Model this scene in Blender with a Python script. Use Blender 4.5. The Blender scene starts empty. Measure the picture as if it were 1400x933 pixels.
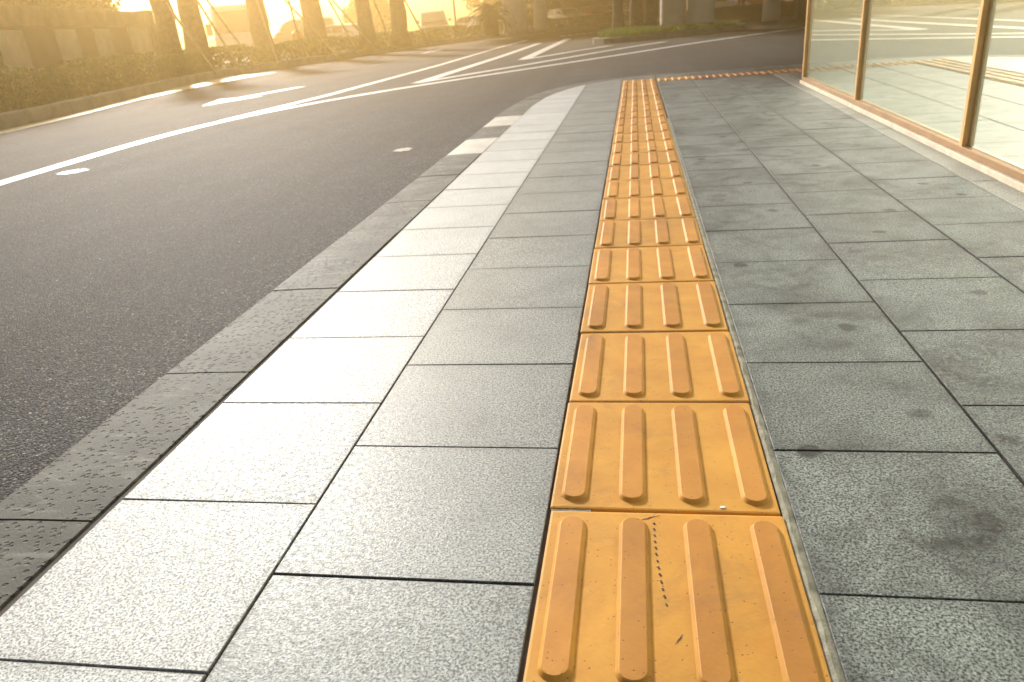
import bpy, bmesh, math, random
from mathutils import Vector, Matrix
rnd = random.Random(7)
R = math.radians
S = bpy.context.scene
COL = S.collection

# ------------------------------------------------------------------ camera
F_PX, CAM_H, TH, PS, RO, CX, CY = 1025.587, 0.79814, 0.403124, -0.182677, -0.084995, -0.038026, -1.09040
fw = Vector((math.sin(PS)*math.cos(TH), math.cos(PS)*math.cos(TH), -math.sin(TH)))
r0 = Vector((math.cos(PS), -math.sin(PS), 0)); u0 = r0.cross(fw)
rr = math.cos(RO)*r0 + math.sin(RO)*u0; uu = -math.sin(RO)*r0 + math.cos(RO)*u0
cam = bpy.data.cameras.new('camera'); camo = bpy.data.objects.new('camera', cam); COL.objects.link(camo)
m = Matrix.Identity(4)
for i in range(3):
    m[i][0], m[i][1], m[i][2] = rr[i], uu[i], -fw[i]
m[0][3], m[1][3], m[2][3] = CX, CY, CAM_H
camo.matrix_world = m
cam.sensor_width = 36; cam.lens = F_PX/1400*36
cam.clip_start = .02; cam.clip_end = 2000
cam.dof.use_dof = True; cam.dof.focus_distance = 1.35; cam.dof.aperture_fstop = 8.0
S.camera = camo

# ------------------------------------------------------------------ light
SUN_AZ, SUN_EL = -33, 21          # azimuth from +Y (negative = left of the pavement), elevation
w = bpy.data.worlds.new('World'); S.world = w; w.use_nodes = True
nt = w.node_tree; nt.nodes.clear()
sky = nt.nodes.new('ShaderNodeTexSky'); sky.sky_type = 'NISHITA'; sky.sun_disc = False
sky.sun_elevation = R(SUN_EL); sky.sun_rotation = R(SUN_AZ)
sky.dust_density = 3.5; sky.air_density = 1.0; sky.ozone_density = .6
bg = nt.nodes.new('ShaderNodeBackground'); bg.inputs[1].default_value = 0.08
wo = nt.nodes.new('ShaderNodeOutputWorld')
nt.links.new(sky.outputs[0], bg.inputs[0]); nt.links.new(bg.outputs[0], wo.inputs[0])
sd = bpy.data.lights.new('sun', 'SUN'); sd.energy = 5.0; sd.angle = R(5.0); sd.color = (1, .995, .965)
so = bpy.data.objects.new('sun', sd); COL.objects.link(so)
az, el = R(SUN_AZ), R(SUN_EL)
SD = Vector((math.sin(az)*math.cos(el), math.cos(az)*math.cos(el), math.sin(el)))
so.rotation_euler = SD.to_track_quat('Z', 'Y').to_euler(); so.location = (-30, 20, 40)
vs = S.view_settings
vs.view_transform = 'Standard'; vs.look = 'None'; vs.gamma = 1; vs.use_curve_mapping = False
vs.exposure = 0.42
S.cycles.volume_bounces = 1
S.cycles.max_bounces = 6
S.cycles.use_denoising = True

# ------------------------------------------------------------------ node helpers
class NB:
    def __init__(s, name):
        s.m = bpy.data.materials.new(name); s.m.use_nodes = True
        s.t = s.m.node_tree; s.t.nodes.clear()
        s.out = s.t.nodes.new('ShaderNodeOutputMaterial')
        s.p = s.t.nodes.new('ShaderNodeBsdfPrincipled')
        s.t.links.new(s.p.outputs[0], s.out.inputs[0])
        s.pos = None
    def n(s, ty, **kw):
        nd = s.t.nodes.new('ShaderNode'+ty)
        for k, v in kw.items(): setattr(nd, k, v)
        return nd
    def l(s, a, b): s.t.links.new(a, b)
    def coord(s, obj=False):
        if obj: return s.n('TexCoord').outputs['Object']
        if s.pos is None: s.pos = s.n('NewGeometry')
        return s.pos.outputs['Position']
    def noise(s, scale, detail=2, rough=.5, vec=None, dist=0):
        nd = s.n('TexNoise'); nd.inputs['Scale'].default_value = scale; nd.inputs['Detail'].default_value = detail
        nd.inputs['Roughness'].default_value = rough; nd.inputs['Distortion'].default_value = dist
        s.l(vec or s.coord(), nd.inputs['Vector']); return nd.outputs['Fac']
    def voro(s, scale, vec=None, feature='F1', dim='3D'):
        nd = s.n('TexVoronoi', feature=feature, voronoi_dimensions=dim); nd.inputs['Scale'].default_value = scale
        s.l(vec or s.coord(), nd.inputs['Vector']); return nd
    def mr(s, v, a, b, c=0, d=1, smooth=False):
        nd = s.n('MapRange'); nd.clamp = True
        if smooth: nd.interpolation_type = 'SMOOTHSTEP'
        for k, x in zip((1, 2, 3, 4), (a, b, c, d)): nd.inputs[k].default_value = x
        s.l(v, nd.inputs[0]); return nd.outputs[0]
    def mixvec(s, f):
        nd = s.n('VectorMath', operation='ADD'); s.l(s.coord(), nd.inputs[0])
        c = s.n('CombineXYZ')
        for k in range(3): s.l(s.math('MULTIPLY', f, .004*(k+1)), c.inputs[k])
        s.l(c.outputs[0], nd.inputs[1]); return nd.outputs[0]
    def math(s, op, a, b=0.):
        nd = s.n('Math', operation=op)
        for i, x in enumerate((a, b)):
            if isinstance(x, (int, float)): nd.inputs[i].default_value = x
            else: s.l(x, nd.inputs[i])
        return nd.outputs[0]
    def mix(s, f, a, b, mode='MIX'):
        nd = s.n('Mix', data_type='RGBA', blend_type=mode)
        if isinstance(f, (int, float)): nd.inputs[0].default_value = f
        else: s.l(f, nd.inputs[0])
        for i, x in ((6, a), (7, b)):
            if isinstance(x, tuple): nd.inputs[i].default_value = (*x, 1)
            else: s.l(x, nd.inputs[i])
        return nd.outputs[2]
    def bump(s, h, strength=.5, dist=.002, prev=None):
        nd = s.n('Bump'); nd.inputs['Strength'].default_value = strength; nd.inputs['Distance'].default_value = dist
        s.l(h, nd.inputs['Height'])
        if prev: s.l(prev, nd.inputs['Normal'])
        return nd.outputs[0]
    def set(s, color=None, rough=None, normal=None, spec=None, **kw):
        for k, v in (('Base Color', color), ('Roughness', rough), ('Normal', normal), ('Specular IOR Level', spec)):
            if v is None: continue
            if isinstance(v, tuple): s.p.inputs[k].default_value = (*v, 1)
            elif isinstance(v, (int, float)): s.p.inputs[k].default_value = v
            else: s.l(v, s.p.inputs[k])
        for k, v in kw.items(): s.p.inputs[k.replace('_', ' ')].default_value = v
        return s.m

def simple(name, col, rough=.6, var=.15, scale=6, metal=0., bump=.0, spec=.5):
    b = NB(name)
    f = b.noise(scale, 4, .6, b.coord(True))
    c = b.mix(b.mr(f, .3, .7), tuple(x*(1-var) for x in col), tuple(min(1, x*(1+var)) for x in col))
    nm = b.bump(b.noise(scale*12, 2, .5, b.coord(True)), bump, .003) if bump else None
    return b.set(c, rough, nm, spec, Metallic=metal)

def granite(name, base, dark, rough=.55, dirt=.25, rings=False, tone=.1, spec=.5, edge=True):
    b = NB(name)
    fine = b.noise(240, 2, .7)
    mid = b.noise(95, 2, .6)
    sp = b.mr(fine, .48, .60)
    c = b.mix(sp, base, dark)
    lt = b.mr(fine, .34, .42, 1, 0)
    c = b.mix(b.math('MULTIPLY', lt, .8), c, tuple(min(1, x*1.75) for x in base))
    c = b.mix(b.math('MULTIPLY', b.mr(mid, .5, .72), .35), c, dark)
    # per slab tone
    isl = b.pos.outputs['Random Per Island']
    tn = b.mr(isl, 0, 1, 1-tone, 1+tone)
    hs = b.n('HueSaturation'); b.l(c, hs.inputs['Color']); b.l(tn, hs.inputs['Value']); c = hs.outputs[0]
    # dirt
    d1 = b.mr(b.noise(3.2, 5, .62, dist=.6), .42, .72)
    d2 = b.mr(b.noise(11, 3, .6), .5, .75)
    d = b.math('ADD', b.math('MULTIPLY', d1, dirt), b.math('MULTIPLY', d2, dirt*.45))
    if rings:
        uv = b.n('UVMap').outputs[0]
        sx = b.n('SeparateXYZ'); b.l(uv, sx.inputs[0])
        wob = b.math('MULTIPLY', b.math('SUBTRACT', b.noise(6, 3), .5), .38)
        dx = b.math('SUBTRACT', sx.outputs[0], b.math('ADD', .42, b.math('MULTIPLY', b.math('SUBTRACT', isl, .5), .5)))
        dy = b.math('SUBTRACT', sx.outputs[1], .52)
        rad = b.math('ADD', b.math('SQRT', b.math('ADD', b.math('MULTIPLY', dx, dx), b.math('MULTIPLY', dy, dy))), wob)
        ring = b.mr(b.math('ABSOLUTE', b.math('SUBTRACT', rad, .24)), .015, .09, 1, 0, True)
        core = b.mr(rad, .04, .16, 1, 0, True)
        on = b.mr(b.math('FRACT', b.math('MULTIPLY', isl, 7.31)), .35, .6, 0, 1)
        rg = b.math('MULTIPLY', b.math('MULTIPLY', b.math('ADD', b.math('MULTIPLY', ring, .45), b.math('MULTIPLY', core, .5)), on), .65)
        d = b.math('ADD', d, b.math('MULTIPLY', rg, b.mr(b.noise(14, 2), .3, .6)))
        # small black spots (old gum)
        v = b.voro(3.1, dim='2D')
        spot = b.mr(b.math('ADD', v.outputs['Distance'], b.math('MULTIPLY', b.noise(30, 2), .08)), .085, .125, 1, 0)
        selc = b.n('SeparateXYZ'); b.l(v.outputs['Color'], selc.inputs[0])
        d = b.math('ADD', d, b.math('MULTIPLY', b.math('MULTIPLY', spot, b.mr(selc.outputs[0], .45, .5)), .75))
    if edge:      # grime that gathers along the joints of each slab
        uv2 = b.n('UVMap').outputs[0]; s2 = b.n('SeparateXYZ'); b.l(uv2, s2.inputs[0])
        f = lambda o: b.math('MINIMUM', o, b.math('SUBTRACT', 1., o))
        e = b.math('ADD', b.math('MINIMUM', f(s2.outputs[0]), f(s2.outputs[1])), b.math('MULTIPLY', b.math('SUBTRACT', b.noise(18, 4, .6), .5), .03))
        d = b.math('MAXIMUM', d, b.mr(e, .003, .012, .6, 0))
        d = b.math('ADD', d, b.mr(e, .0, .07, .22, 0))
    d = b.mr(d, 0, 1, 0, .95)
    c = b.mix(d, c, tuple(x*.34 for x in dark))
    nm = b.bump(fine, .35, .0016); nm = b.bump(b.noise(40, 3), .12, .002, nm)
    rg_ = b.mr(mid, .3, .7, rough-.08, rough+.1)
    return b.set(c, rg_, nm, spec)

M = {}
M['granite_white'] = granite('pale_granite', (.70, .725, .725), (.22, .23, .235), .56, .16, tone=.06, spec=.22)
M['granite_mid'] = granite('mid_granite', (.30, .332, .33), (.055, .06, .063), .52, .3, tone=.06, spec=.6)
M['granite_dark'] = granite('grey_granite', (.205, .237, .222), (.026, .026, .030), .62, .75, rings=True, tone=.13, spec=.4)
M['granite_edge'] = granite('border_granite', (.30, .30, .265), (.10, .10, .09), .6, .4, tone=.08, edge=False)

def kerb_mat():
    b = NB('kerb_stone')
    base = b.mix(b.mr(b.noise(5, 5, .65), .35, .68), (.034, .036, .030), (.115, .120, .102))
    base = b.mix(b.math('MULTIPLY', b.mr(b.noise(230, 2), .5, .65), .35), base, (.07, .065, .06))
    # pale streaks
    mp = b.n('Mapping'); mp.inputs['Scale'].default_value = (2.2, 9, 1); b.l(b.coord(), mp.inputs[0])
    st = b.mr(b.noise(1.6, 5, .6, mp.outputs[0], 1.2), .58, .7)
    base = b.mix(b.math('MULTIPLY', st, .45), base, (.32, .32, .28))
    v = b.voro(62); pit = b.mr(b.math('ADD', v.outputs['Distance'], b.math('MULTIPLY', b.noise(150, 1), .25)), .34, .46, 1, 0)
    zone = b.mr(b.noise(3.4, 4, .6), .34, .50)
    v2 = b.voro(26); pit2 = b.mr(b.math('ADD', v2.outputs['Distance'], b.math('MULTIPLY', b.noise(90, 2), .35)), .30, .38, 1, 0)
    pz = b.math('MULTIPLY', b.math('MAXIMUM', pit, b.math('MULTIPLY', pit2, b.mr(b.noise(9, 2), .5, .55))), zone)
    c = b.mix(pz, base, (.018, .013, .018))
    nm = b.bump(b.math('MULTIPLY', pz, -1.), .8, .004); nm = b.bump(b.noise(210, 2), .35, .002, nm)
    return b.set(c, .75, nm, .35)
M['kerb'] = kerb_mat()
M['kerb_white'] = granite('whitewashed_kerb', (.66, .66, .6), (.3, .29, .26), .6, .3, tone=.05, edge=False)

def asphalt_mat():
    b = NB('asphalt')
    f1 = b.noise(125, 3, .65); f2 = b.noise(60, 3, .6); big = b.noise(.55, 4, .55); mid = b.noise(4, 4, .6)
    vc = b.voro(150, b.mixvec(f2)); cs = b.n('SeparateXYZ'); b.l(vc.outputs['Color'], cs.inputs[0])
    c = b.mix(b.mr(cs.outputs[0], .25, 1), (.010, .009, .011), (.082, .083, .084))
    c = b.mix(b.math('MULTIPLY', b.mr(cs.outputs[1], .9, .95), .8), c, (.24, .235, .22))
    c = b.mix(b.mr(vc.outputs['Distance'], .45, .75, 0, .8), c, (.008, .007, .008))
    hs = b.n('HueSaturation'); b.l(c, hs.inputs['Color'])
    mp = b.n('Mapping'); mp.inputs['Scale'].default_value = (1.5, .06, 1); b.l(b.coord(), mp.inputs[0])
    trk = b.noise(1., 3, .5, mp.outputs[0])
    b.l(b.math('MULTIPLY', b.math('MULTIPLY', b.mr(big, .3, .7, .78, 1.25), b.mr(mid, .3, .7, .85, 1.15)), b.mr(trk, .35, .65, .75, 1.25)), hs.inputs['Value'])
    v = b.voro(9, dim='2D'); sel = b.n('SeparateXYZ'); b.l(v.outputs['Color'], sel.inputs[0])
    chip = b.math('MULTIPLY', b.mr(v.outputs['Distance'], .03, .05, 1, 0), b.mr(sel.outputs[1], .955, .96))
    c = b.mix(chip, hs.outputs[0], (.6, .58, .52))
    nm = b.bump(b.math('SUBTRACT', b.math('MULTIPLY', cs.outputs[2], .7), vc.outputs['Distance']), .8, .004); nm = b.bump(f2, .5, .006, nm)
    return b.set(c, b.mr(f1, .3, .7, .9, .74), nm, .24)
M['asphalt'] = asphalt_mat()

def paint_mat(name, col, wear=.5):
    b = NB(name)
    c = b.mix(b.mr(b.noise(2.2, 5, .6), .35, .7), col, tuple(x*.86 for x in col))
    n = b.noise(38, 5, .75)
    c = b.mix(b.math('MULTIPLY', b.mr(n, .60, .68), wear), c, (.09, .085, .08))
    return b.set(c, .5, b.bump(b.noise(170, 2), .4, .003), .5)
M['white_paint'] = paint_mat('white_road_paint', (.82, .82, .80), .35)
M['yellow_paint'] = paint_mat('yellow_road_paint', (.80, .68, .34), .35)
M['worn_paint'] = paint_mat('worn_white_paint', (.17, .167, .157), 1.)

M['worn_paint2'] = paint_mat('nearly_gone_paint', (.06, .059, .057), 1.)
def tactile_mat(name, col, deep, wear):
    b = NB(name)
    oi = b.n('ObjectInfo').outputs['Random']
    c = b.mix(b.mr(b.noise(9, 5, .62), .32, .7), col, deep)
    c = b.mix(b.math('MULTIPLY', b.mr(b.noise(2.3, 5, .65, dist=.8), .42, .66), wear), c, tuple(x*.6 for x in deep))
    hs = b.n('HueSaturation'); b.l(c, hs.inputs['Color']); b.l(b.mr(oi, 0, 1, .87, 1.07), hs.inputs['Value']); c = hs.outputs[0]
    v = b.voro(140); sel = b.n('SeparateXYZ'); b.l(v.outputs['Color'], sel.inputs[0])
    pit = b.math('MULTIPLY', b.mr(v.outputs['Distance'], .12, .22, 1, 0), b.mr(sel.outputs[0], .80, .83))
    c = b.mix(b.math('MULTIPLY', pit, .75), c, (.10, .05, .025))
    gr = b.mr(b.noise(4.2, 7, .75, dist=1.), .52, .70)
    c = b.mix(b.math('MULTIPLY', gr, .34), c, (.16, .09, .06))
    nm = b.bump(b.noise(130, 3), .22, .002); nm = b.bump(b.math('MULTIPLY', pit, -1.), .5, .002, nm)
    return b.set(c, .62, nm, .28)
M['tactile'] = tactile_mat('yellow_ceramic', (.65, .335, .055), (.57, .265, .042), .45)
M['tactile_bar'] = tactile_mat('worn_orange_ceramic', (.62, .285, .05), (.53, .225, .038), .55)
M['tactile_shaded'] = tactile_mat('shaded_orange_ceramic', (.48, .19, .05), (.38, .14, .04), .4)  # darker copy of the tile yellow: shade on the branch put into the colour
M['scuff'] = simple('black_rubber_scuff', (.05, .03, .03), .8)
M['mortar'] = simple('pale_mortar', (.27, .26, .20), .9, .4, 30, bump=.5)
M['grout'] = simple('dark_grout', (.085, .075, .066), .9, .4, 20)
M['kerb_far'] = granite('pale_kerb_granite', (.46, .45, .40), (.2, .19, .17), .7, .4, tone=.1, edge=False)
M['soil'] = simple('verge_soil', (.12, .085, .05), .95, .4, 3, bump=.5)
M['paving'] = simple('pale_paving', (.34, .32, .28), .8, .25, .6)
M['frame'] = simple('bronze_frame', (.74, .42, .16), .42, .15, 5, metal=.15)
M['frame_dark'] = simple('dark_bronze_rail', (.30, .17, .075), .5, .2, 5, metal=.1)
M['sill'] = simple('cream_sill', (.62, .54, .42), .6, .2, 14)
M['concrete'] = simple('viaduct_concrete', (.62, .60, .52), .8, .12, 1.4, bump=.2)
M['wall'] = simple('rendered_wall', (.085, .062, .042), .85, .2, 2, bump=.2)
M['wall_panel'] = simple('pale_wall_panel', (.50, .47, .30), .85, .15, 3)
M['bark'] = simple('tree_bark', (.11, .075, .045), .9, .45, 9, bump=.8)
M['bamboo'] = simple('pale_bamboo', (.46, .35, .17), .6, .25, 8)
M['car_white'] = simple('white_car_paint', (.80, .80, .78), .25, .03, 2, spec=.6)
M['car_silver'] = simple('silver_car_paint', (.5, .5, .5), .3, .04, 2, metal=.4)
M['car_red'] = simple('red_car_paint', (.42, .05, .035), .3, .05, 2)
M['car_dark'] = simple('dark_car_paint', (.05, .05, .06), .3, .05, 2)
M['tyre'] = simple('tyre_rubber', (.03, .03, .03), .85)
M['rim'] = simple('alloy_rim', (.5, .5, .5), .35, .05, 2, metal=.8)
M['carglass'] = simple('car_window_glass', (.07, .08, .085), .08, .1, 1, spec=.8)
M['lamp'] = simple('headlamp_glass', (.8, .8, .76), .12, .05, 1, spec=.8)
M['tail'] = simple('red_tail_lamp', (.5, .03, .02), .25, .05, 1)
M['orange'] = simple('orange_plastic', (.75, .2, .03), .5, .1, 4)
M['white_metal'] = simple('white_metal', (.75, .75, .72), .45, .06, 3)
M['red_sign'] = simple('red_sign_paint', (.7, .05, .04), .45, .06, 3)
M['bldg'] = simple('pale_facade', (.58, .55, .5), .8, .1, .4)
M['bldg_win'] = simple('facade_window', (.12, .14, .16), .15, .2, .5)

def leaf_mat(name, c1, c2):
    b = NB(name)
    geo = b.n('NewGeometry')
    c = b.mix(geo.outputs['Random Per Island'], c1, c2)
    c = b.mix(b.math('MULTIPLY', b.mr(b.noise(1.6, 3), .4, .65), .5), c, tuple(x*.6 for x in c1))
    b.set(c, .55, None, .4)
    tr = b.n('BsdfTranslucent'); b.l(c, tr.inputs[0])
    mx = b.n('MixShader'); mx.inputs[0].default_value = .3
    b.l(b.p.outputs[0], mx.inputs[1]); b.l(tr.outputs[0], mx.inputs[2]); b.l(mx.outputs[0], b.out.inputs[0])
    return b.m
M['hedge'] = leaf_mat('hedge_leaves', (.075, .12, .022), (.17, .21, .04))
M['leaf'] = leaf_mat('tree_leaves', (.05, .08, .02), (.11, .12, .03))
M['palm'] = leaf_mat('palm_leaves', (.07, .075, .02), (.13, .11, .03))
M['grass'] = leaf_mat('grass_blades', (.12, .19, .025), (.22, .28, .045))

def glass_mat():
    b = NB('mirror_glass')
    d = b.n('BsdfDiffuse'); d.inputs[0].default_value = (.52, .64, .50, 1)
    g = b.n('BsdfGlossy'); g.inputs[0].default_value = (.95, .98, .88, 1); g.inputs['Roughness'].default_value = .015
    b.l(b.bump(b.noise(.8, 1), .012, .02), g.inputs['Normal'])
    lw = b.n('LayerWeight'); lw.inputs[0].default_value = .5
    mx = b.n('MixShader'); b.l(b.mr(lw.outputs['Facing'], 0, .9, .5, .85), mx.inputs[0])
    b.l(d.outputs[0], mx.inputs[1]); b.l(g.outputs[0], mx.inputs[2]); b.l(mx.outputs[0], b.out.inputs[0])
    return b.m
M['glass'] = glass_mat()

# ------------------------------------------------------------------ mesh helpers
class MB:
    def __init__(s): s.v = []; s.f = []; s.mi = []; s.uv = []
    def quad(s, pts, mi=0, uv=None):
        n = len(s.v); s.v += [tuple(p) for p in pts]; s.f.append(tuple(range(n, n+len(pts)))); s.mi.append(mi)
        s.uv.append(uv or [(0, 0)]*len(pts))
    def box(s, x0, x1, y0, y1, z0, z1, mi=0, bev=0., M4=None):
        bm = bmesh.new(); bmesh.ops.create_cube(bm, size=1)
        for v in bm.verts:
            v.co = Vector(((x0+x1)/2+v.co.x*(x1-x0), (y0+y1)/2+v.co.y*(y1-y0), (z0+z1)/2+v.co.z*(z1-z0)))
        if bev: bmesh.ops.bevel(bm, geom=bm.edges[:], offset=bev, segments=2, affect='EDGES', profile=.6)
        s.add(bm, mi, M4)
    def add(s, bm, mi=0, M4=None):
        if M4 is not None: bm.transform(M4)
        bm.verts.index_update(); n = len(s.v)
        s.v += [tuple(v.co) for v in bm.verts]
        for f in bm.faces:
            s.f.append(tuple(n+v.index for v in f.verts)); s.mi.append(mi); s.uv.append([(0, 0)]*len(f.verts))
        bm.free()
    def tube(s, pts, rad, seg=8, mi=0, caps=True):
        pts = [Vector(p) for p in pts]; rings = []
        if isinstance(rad, (int, float)): rad = [rad]*len(pts)
        for i, p in enumerate(pts):
            d = (pts[min(i+1, len(pts)-1)]-pts[max(i-1, 0)]).normalized()
            a = d.cross(Vector((0, 0, 1)) if abs(d.z) < .9 else Vector((1, 0, 0))).normalized(); b = d.cross(a)
            ra = rad[i]
            base = len(s.v)
            for k in range(seg):
                t = 2*math.pi*k/seg
                s.v.append(tuple(p+a*math.cos(t)*ra+b*math.sin(t)*ra))
            rings.append(base)
        for i in range(len(rings)-1):
            for k in range(seg):
                k2 = (k+1) % seg
                s.f.append((rings[i]+k, rings[i]+k2, rings[i+1]+k2, rings[i+1]+k)); s.mi.append(mi); s.uv.append([(0, 0)]*4)
        if caps:
            for rg in (rings[0], rings[-1]):
                s.f.append(tuple(rg+k for k in range(seg))); s.mi.append(mi); s.uv.append([(0, 0)]*seg)
    def prism(s, outline, y0, y1, mi=0, bev=0., taper=None):
        """outline in (x,z), extruded along y; taper(z)->scale of half-width"""
        bm = bmesh.new()
        a = [bm.verts.new((x, y0*(taper(z) if taper else 1), z)) for x, z in outline]
        b = [bm.verts.new((x, y1*(taper(z) if taper else 1), z)) for x, z in outline]
        bm.faces.new(a); bm.faces.new(list(reversed(b)))
        n = len(a)
        for i in range(n): bm.faces.new((a[i], b[i], b[(i+1) % n], a[(i+1) % n]))
        bmesh.ops.recalc_face_normals(bm, faces=bm.faces[:])
        if bev: bmesh.ops.bevel(bm, geom=bm.edges[:], offset=bev, segments=2, affect='EDGES', profile=.6)
        s.add(bm, mi)
    def build(s, name, mats, parent=None, loc=(0, 0, 0), rz=0, smooth=False, fixn=True):
        me = bpy.data.meshes.new(name); me.from_pydata(s.v, [], s.f)
        if not isinstance(mats, (list, tuple)): mats = [mats]
        for x in mats: me.materials.append(x)
        me.polygons.foreach_set('material_index', s.mi)
        uvl = me.uv_layers.new(name='UVMap')
        flat = [c for u in s.uv for q in u for c in q]
        uvl.data.foreach_set('uv', flat)
        if smooth: me.polygons.foreach_set('use_smooth', [True]*len(me.polygons))
        if fixn:
            bm = bmesh.new(); bm.from_mesh(me); bmesh.ops.recalc_face_normals(bm, faces=bm.faces[:]); bm.to_mesh(me); bm.free()
        me.update()
        o = bpy.data.objects.new(name, me); COL.objects.link(o)
        o.location = loc; o.rotation_euler = (0, 0, rz)
        if parent: o.parent = parent
        return o

def tag(o, label=None, cat=None, group=None, kind=None):
    if label: o['label'] = label
    if cat: o['category'] = cat
    if group: o['group'] = group
    if kind: o['kind'] = kind
    return o
def thing(name, label, cat, loc=(0, 0, 0), rz=0, group=None):
    o = bpy.data.objects.new(name, None); COL.objects.link(o); o.empty_display_size = .1
    o.location = loc; o.rotation_euler = (0, 0, rz)
    return tag(o, label, cat, group)
def copy_tree(o, parent=None):
    c = o.copy(); COL.objects.link(c)
    if parent: c.parent = parent
    for ch in list(o.children): copy_tree(ch, c)
    return c
def sheet(name, pts, z, mat, kind='structure'):
    bm = bmesh.new(); vs_ = [bm.verts.new((x, y, z)) for x, y in pts]
    f = bm.faces.new(vs_); bmesh.ops.triangulate(bm, faces=[f])
    b = MB(); b.add(bm); o = b.build(name, mat)
    for p in o.data.polygons:
        if p.normal.z < 0: p.flip()
    return tag(o, kind=kind)
def offset_line(pts, d):
    out = []
    for i, p in enumerate(pts):
        a = Vector(pts[max(i-1, 0)]); b = Vector(pts[min(i+1, len(pts)-1)]); t = (b-a).normalized()
        n = Vector((-t.y, t.x)); out.append((p[0]+n.x*d, p[1]+n.y*d))
    return out
def resample(pts, step):
    out = []; 
    for a, b in zip(pts[:-1], pts[1:]):
        L = math.dist(a, b); n = max(1, round(L/step))
        for k in range(n): t = k/n; out.append((a[0]+(b[0]-a[0])*t, a[1]+(b[1]-a[1])*t))
    out.append(pts[-1]); return out
def smooth_line(pts, it=2):
    for _ in range(it):
        q = [pts[0]]
        for a, b in zip(pts[:-1], pts[1:]):
            q += [(a[0]*.75+b[0]*.25, a[1]*.75+b[1]*.25), (a[0]*.25+b[0]*.75, a[1]*.25+b[1]*.75)]
        pts = q+[pts[-1]]
    return pts
def ribbon(b, pts, w, z, mi=0, wob=0.):
    L = offset_line(pts, w/2); Rr = offset_line(pts, -w/2)
    for i in range(len(pts)-1):
        b.quad([(*L[i], z), (*Rr[i], z), (*Rr[i+1], z), (*L[i+1], z)], mi)

# ================================================================== SETTING
ZR = -.12
KERB_L = smooth_line([(-7.6, -3), (-8.5, 4), (-9.4, 9.15), (-9.87, 11.4), (-10.4, 13.15), (-11.08, 15.44), (-11.77, 18.13),
          (-12.42, 21.24), (-12.75, 23.6), (-12.3, 26.2), (-11.85, 31), (-11.2, 38.), (-9.7, 45.3), (-6.5, 51), (-1, 55), (8, 58), (40, 62)], 2)
tag(sheet('ground', [(-74, -11), (59, -11), (59, 95), (-74, 95)], -.14, M['paving']), kind='structure')
road = sheet('road', KERB_L+[(60, 62), (60, -6), (-7.6, -6)], ZR, M['asphalt'])

# ---- pavement slabs
INNER = [(-1.055, -3), (-1.06, 5.2), (-1.065, 6.6), (-1.0, 7.5), (-.83, 8.25), (-.55, 8.85), (-.15, 9.2), (.3, 9.36), (1., 9.42), (5, 9.42)]
OUTER = [(-1.315, -3), (-1.325, 5.2), (-1.325, 6.7), (-1.25, 7.7), (-1.05, 8.55), (-.7, 9.2), (-.2, 9.52), (.3, 9.62), (1., 9.65), (5, 9.65)]
def clip(poly):
    for a, b in zip(INNER[:-1], INNER[1:]):
        ex, ey = b[0]-a[0], b[1]-a[1]
        side = lambda p: (ex*(p[1]-a[1])-ey*(p[0]-a[0]))     # >0 = left of the edge = outside
        out = []
        for i in range(len(poly)):
            p, q = poly[i], poly[(i+1) % len(poly)]; sp, sq = side(p), side(q)
            if sp <= -.003: out.append(p)
            if (sp <= -.003) != (sq <= -.003):
                t = (sp+.003)/(sp-sq); out.append((p[0]+(q[0]-p[0])*t, p[1]+(q[1]-p[1])*t))
        poly = out
        if len(poly) < 3: return None
    return poly
def slab(b, quad, gap=.0014, cham=.0015, dz=.0007):
    poly = clip(quad)
    if not poly: return
    ar = 0
    for i in range(len(poly)): ar += poly[i][0]*poly[(i+1) % len(poly)][1]-poly[(i+1) % len(poly)][0]*poly[i][1]
    if abs(ar) < .004: return
    if ar < 0: poly = poly[::-1]
    cx = sum(p[0] for p in poly)/len(poly); cy = sum(p[1] for p in poly)/len(poly)
    x0 = min(p[0] for p in quad); x1 = max(p[0] for p in quad); y0 = min(p[1] for p in quad); y1 = max(p[1] for p in quad)
    def inset(d):
        n = len(poly); out = []
        for i in range(n):
            a, p, c = Vector(poly[i-1]), Vector(poly[i]), Vector(poly[(i+1) % n])
            e1 = (p-a); e2 = (c-p)
            if e1.length < 1e-6 or e2.length < 1e-6: out.append(tuple(p)); continue
            e1.normalize(); e2.normalize()
            n1 = Vector((-e1.y, e1.x)); n2 = Vector((-e2.y, e2.x)); bi = n1+n2
            k = d/max(.35, (1+n1.dot(n2))); out.append((p.x+bi.x*k, p.y+bi.y*k))
        return out
    z = rnd.uniform(-dz, dz*.6); tx = rnd.uniform(-1, 1)*.0014; ty = rnd.uniform(-1, 1)*.0014
    H = lambda p: z+tx*(p[0]-cx)+ty*(p[1]-cy)
    top = inset(gap+cham); rim = inset(gap); n = len(b.v); k = len(poly)
    b.v += [(p[0], p[1], H(p)) for p in top] + [(p[0], p[1], H(p)-cham*.8) for p in rim] + [(p[0], p[1], -.03) for p in rim]
    U = lambda p: ((p[0]-x0)/(x1-x0), (p[1]-y0)/(y1-y0))
    b.f.append(tuple(range(n, n+k))); b.mi.append(0); b.uv.append([U(p) for p in top])
    for ring in (0, 1):
        for i in range(k):
            j = (i+1) % k
            b.f.append((n+ring*k+i, n+ring*k+k+i, n+ring*k+k+j, n+ring*k+j)); b.mi.append(0)
            b.uv.append([U(poly[i]), U(poly[i]), U(poly[j]), U(poly[j])])
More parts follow.
